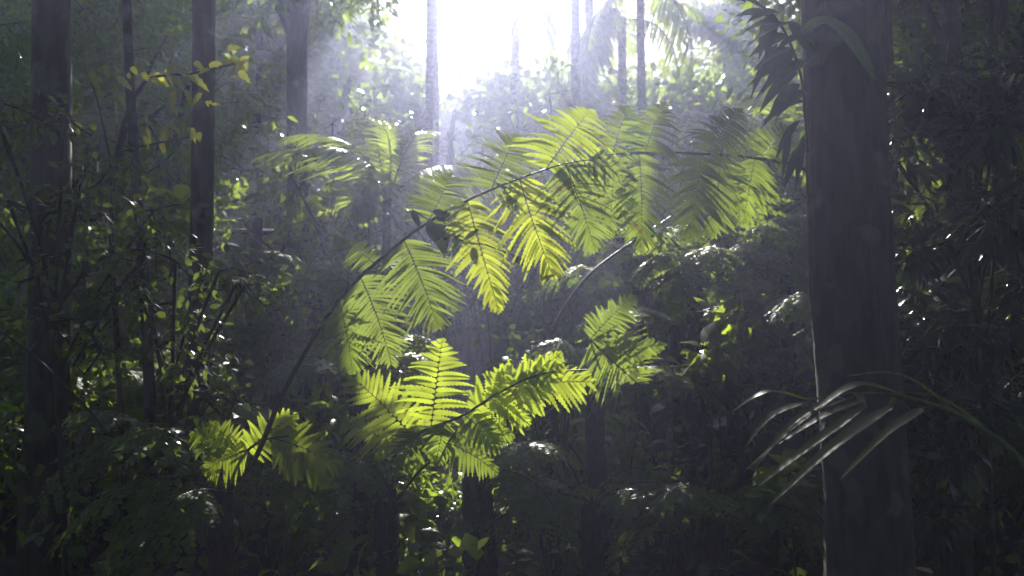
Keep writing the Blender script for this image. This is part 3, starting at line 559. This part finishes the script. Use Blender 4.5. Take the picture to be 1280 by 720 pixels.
# leafy climber hanging before the sky beside the thick trunk
V = thing('climbing_vine', 'climbing vine with drooping dark pointed leaves on the thick trunk', 'vine', at(1000, 60, 3.85)); o0 = np.array(V.location); mb = MB()
mb.tube(bez([at(1010, 190, 3.8) - o0, at(1006, 140, 3.8) - o0, at(1000, 90, 3.8) - o0, at(975, 30, 3.85) - o0, at(930, -10, 3.9) - o0], 30), .006, 6); obj('stem', mb, [M_stipe], V)
mb = MB()
for (a, b, c, e, wd) in [(960, 20, 912, 8, 9), (975, 30, 925, 30, 10), (985, 45, 938, 60, 11), (990, 60, 945, 78, 12), (995, 62, 962, 98, 13), (992, 80, 935, 95, 9), (998, 90, 956, 125, 14), (1000, 105, 965, 138, 13), (1000, 125, 955, 148, 10), (1002, 45, 970, 58, 9), (950, 10, 900, -20, 9), (968, 18, 960, 55, 12), (985, 30, 1010, 60, 10), (1000, 150, 975, 185, 8), (1003, 180, 985, 220, 8)]:
    p, q = at(a, b, 3.82) - o0, at(c, e, 3.8) - o0; ln = np.linalg.norm(q - p)
    for r_ in range(2):
        j = rng.standard_normal(3) * .03 * r_; d_ = q - p + rng.standard_normal(3) * ln * .25 * r_
        mb.leaves(p + j, d_ + np.array([0, 0, .3 * ln]), (random.uniform(-.5, .5), -.7, random.uniform(0, .9)), ln * 1.0, wd / F * 2.7, OVAL, .2, .55)
obj('leaves', mb, [M_dark], V)
mb = MB(); c = bez([at(1003, 40, 3.7) - o0, at(1030, 24, 3.68) - o0, at(1062, 45, 3.66) - o0, at(1095, 100, 3.64) - o0], 12); wv = np.sin(np.linspace(.12, 3.1, 12)) ** .8 * .06
nn = np.array([0, -.6, .8]); T_ = unit(np.gradient(c, axis=0)); S_ = unit(np.cross(T_, nn)); Vt = np.stack([c + S_ * wv[:, None], c + np.array([0, .004, -.008]), c - S_ * wv[:, None]], 1)
i = np.arange(11)[:, None] * 3 + np.arange(2)[None]; mb.add(Vt, np.stack([i, i + 1, i + 4, i + 3], -1).reshape(-1, 4))
obj('large_leaf', mb, [M_near], V)
# small dark leaves hanging on the long stalk
V = thing('climbing_vine', 'small vine of dark leaves hanging under the long fern stalk', 'vine', at(545, 280, 3.6)); o0 = np.array(V.location)
mb = MB(); mb.tube(bez([at(515, 262, 3.62) - o0, at(545, 280, 3.6) - o0, at(580, 295, 3.55) - o0, at(640, 318, 3.5) - o0, at(690, 330, 3.5) - o0], 20), .003, 5); obj('stem', mb, [M_stipe], V)
mb = MB()
for (a, b, c, e, wd) in [(515, 262, 525, 285, 5), (535, 275, 548, 305, 8), (545, 280, 562, 300, 9), (550, 285, 556, 318, 8), (545, 275, 570, 268, 7), (560, 290, 580, 300, 6), (580, 292, 600, 285, 6), (628, 232, 650, 256, 4), (590, 300, 596, 320, 5), (640, 318, 655, 332, 4), (555, 270, 540, 262, 6), (575, 290, 566, 312, 6), (668, 322, 690, 314, 4)]:
    p, q = at(a, b, 3.56) - o0, at(c, e, 3.54) - o0; ln = np.linalg.norm(q - p)
    mb.leaves(p, q - p, (random.uniform(-.4, .4), -.8, .5), ln, wd / F * 3.5, OVAL, .15, .1)
obj('leaves', mb, [M_dark], V)
# near palm frond reaching in across the thick trunk
Pn = thing('young_palm', 'near palm frond with long silvery arching leaflets before the thick trunk', 'palm', (X(1330, 2.6), 2.6, float(gz(1.6, 2.6)))); o0 = np.array(Pn.location)
mb = MB(); rc = bez([(0, 0, 0), at(1335, 800, 2.6) - o0, at(1290, 600, 2.65) - o0, at(1215, 528, 2.75) - o0, at(1140, 498, 2.85) - o0, at(1070, 492, 2.95) - o0, at(1010, 500, 3.05) - o0], 50); mb.tube(rc, np.linspace(.012, .003, 50), 7); obj('stalk', mb, [M_gstalk], Pn)
for (a, m1, b, wd) in [((1138, 498), (1070, 482), (1002, 528), 9), ((1080, 500), (1030, 520), (972, 556), 7), ((1012, 502), (965, 520), (930, 562), 6), ((1120, 505), (1040, 560), (960, 634), 10), ((1085, 505), (1010, 560), (948, 608), 8), ((1040, 498), (990, 530), (940, 590), 6),
                      ((1160, 508), (1110, 540), (1050, 600), 8), ((1010, 500), (960, 490), (915, 515), 6), ((1060, 498), (1010, 520), (930, 590), 5), ((1200, 520), (1130, 470), (1060, 470), 6), ((1240, 545), (1180, 500), (1120, 490), 6)]:
    mb = MB(); c = bez([at(a[0], a[1], 2.88) - o0, at(m1[0], m1[1], 2.85) - o0, at(b[0], b[1], 2.86) - o0], 16); s = np.linspace(0, 1, 16)
    c[0] = rc[np.argmin(np.linalg.norm((rc - c[0])[:, [0, 2]], axis=1))]
    wv = 1.25 * wd / F * 2.85 * np.minimum(1, .25 + s * 3) * (1 - s ** 3) + .0006; T_ = unit(np.gradient(c, axis=0)); nn = np.array([.05, -.18, 1.]); S_ = unit(np.cross(T_, nn)); N_ = np.cross(S_, T_)
    Vt = np.stack([c + S_ * wv[:, None] + N_ * wv[:, None] * .25, c, c - S_ * wv[:, None] + N_ * wv[:, None] * .25], 1); i = np.arange(15)[:, None] * 3 + np.arange(2)[None]
    mb.add(Vt, np.stack([i, i + 1, i + 4, i + 3], -1).reshape(-1, 4)); obj('leaflet', mb, [M_near], Pn)
# thin dead stems crossing the lower forest
for k, (pts, r, lab) in enumerate([([(330, 760, 4.2), (430, 650, 4.3), (520, 585, 4.5)], .008, 'thin bare dark stem slanting up under the brightest frond'),
        ([(690, 410, 6.4), (740, 340, 6.5), (840, 270, 6.6)], .014, 'bare dark branch slanting up behind the hanging fern segments'),
        ([(-20, 400, 5), (70, 470, 5), (180, 600, 5.1), (240, 740, 5.2)], .008, 'thin bare stem drooping before the outermost dark trunk'),
        ([(1130, 95, 5.5), (1200, 70, 5.4), (1300, 40, 5.3)], .012, 'bare dark branch crossing above the glossy palm leaflets')]):
    b = at(*pts[0]); mb = MB(); mb.tube(bez([at(*p) - b for p in pts], 20), np.linspace(r, r * .5, 20), 6); o = obj('branch', mb, [M_stipe], None, b); tag(o, lab, 'branch')

# ------------------------------------------------------------------ haze standing in for lens glare
hz = bpy.data.materials.new('glare haze'); hz.use_nodes = True; n = hz.node_tree.nodes; n.remove(n['Principled BSDF'])
pv = n.new('ShaderNodeVolumePrincipled'); pv.inputs['Color'].default_value = (.62, .66, 1, 1); pv.inputs['Density'].default_value = .0054; pv.inputs['Anisotropy'].default_value = .74  # added volume imitates veiling lens glare; bluish colour tints the shadows
hz.node_tree.links.new(pv.outputs[0], n['Material Output'].inputs['Volume'])
lo, hi = np.array([-61, -31, -1.6]), np.array([61, 91, 21.])
v = np.array([[a, b, c] for c in (0, 1) for b in (0, 1) for a in (0, 1)]) * (hi - lo) + lo
mb = MB(); mb.add(v, np.array([[0, 2, 3, 1], [4, 5, 7, 6], [0, 1, 5, 4], [2, 6, 7, 3], [0, 4, 6, 2], [1, 3, 7, 5]]))
h = obj('haze', mb.mesh('haze', [hz], False), None); h['kind'] = 'stuff'
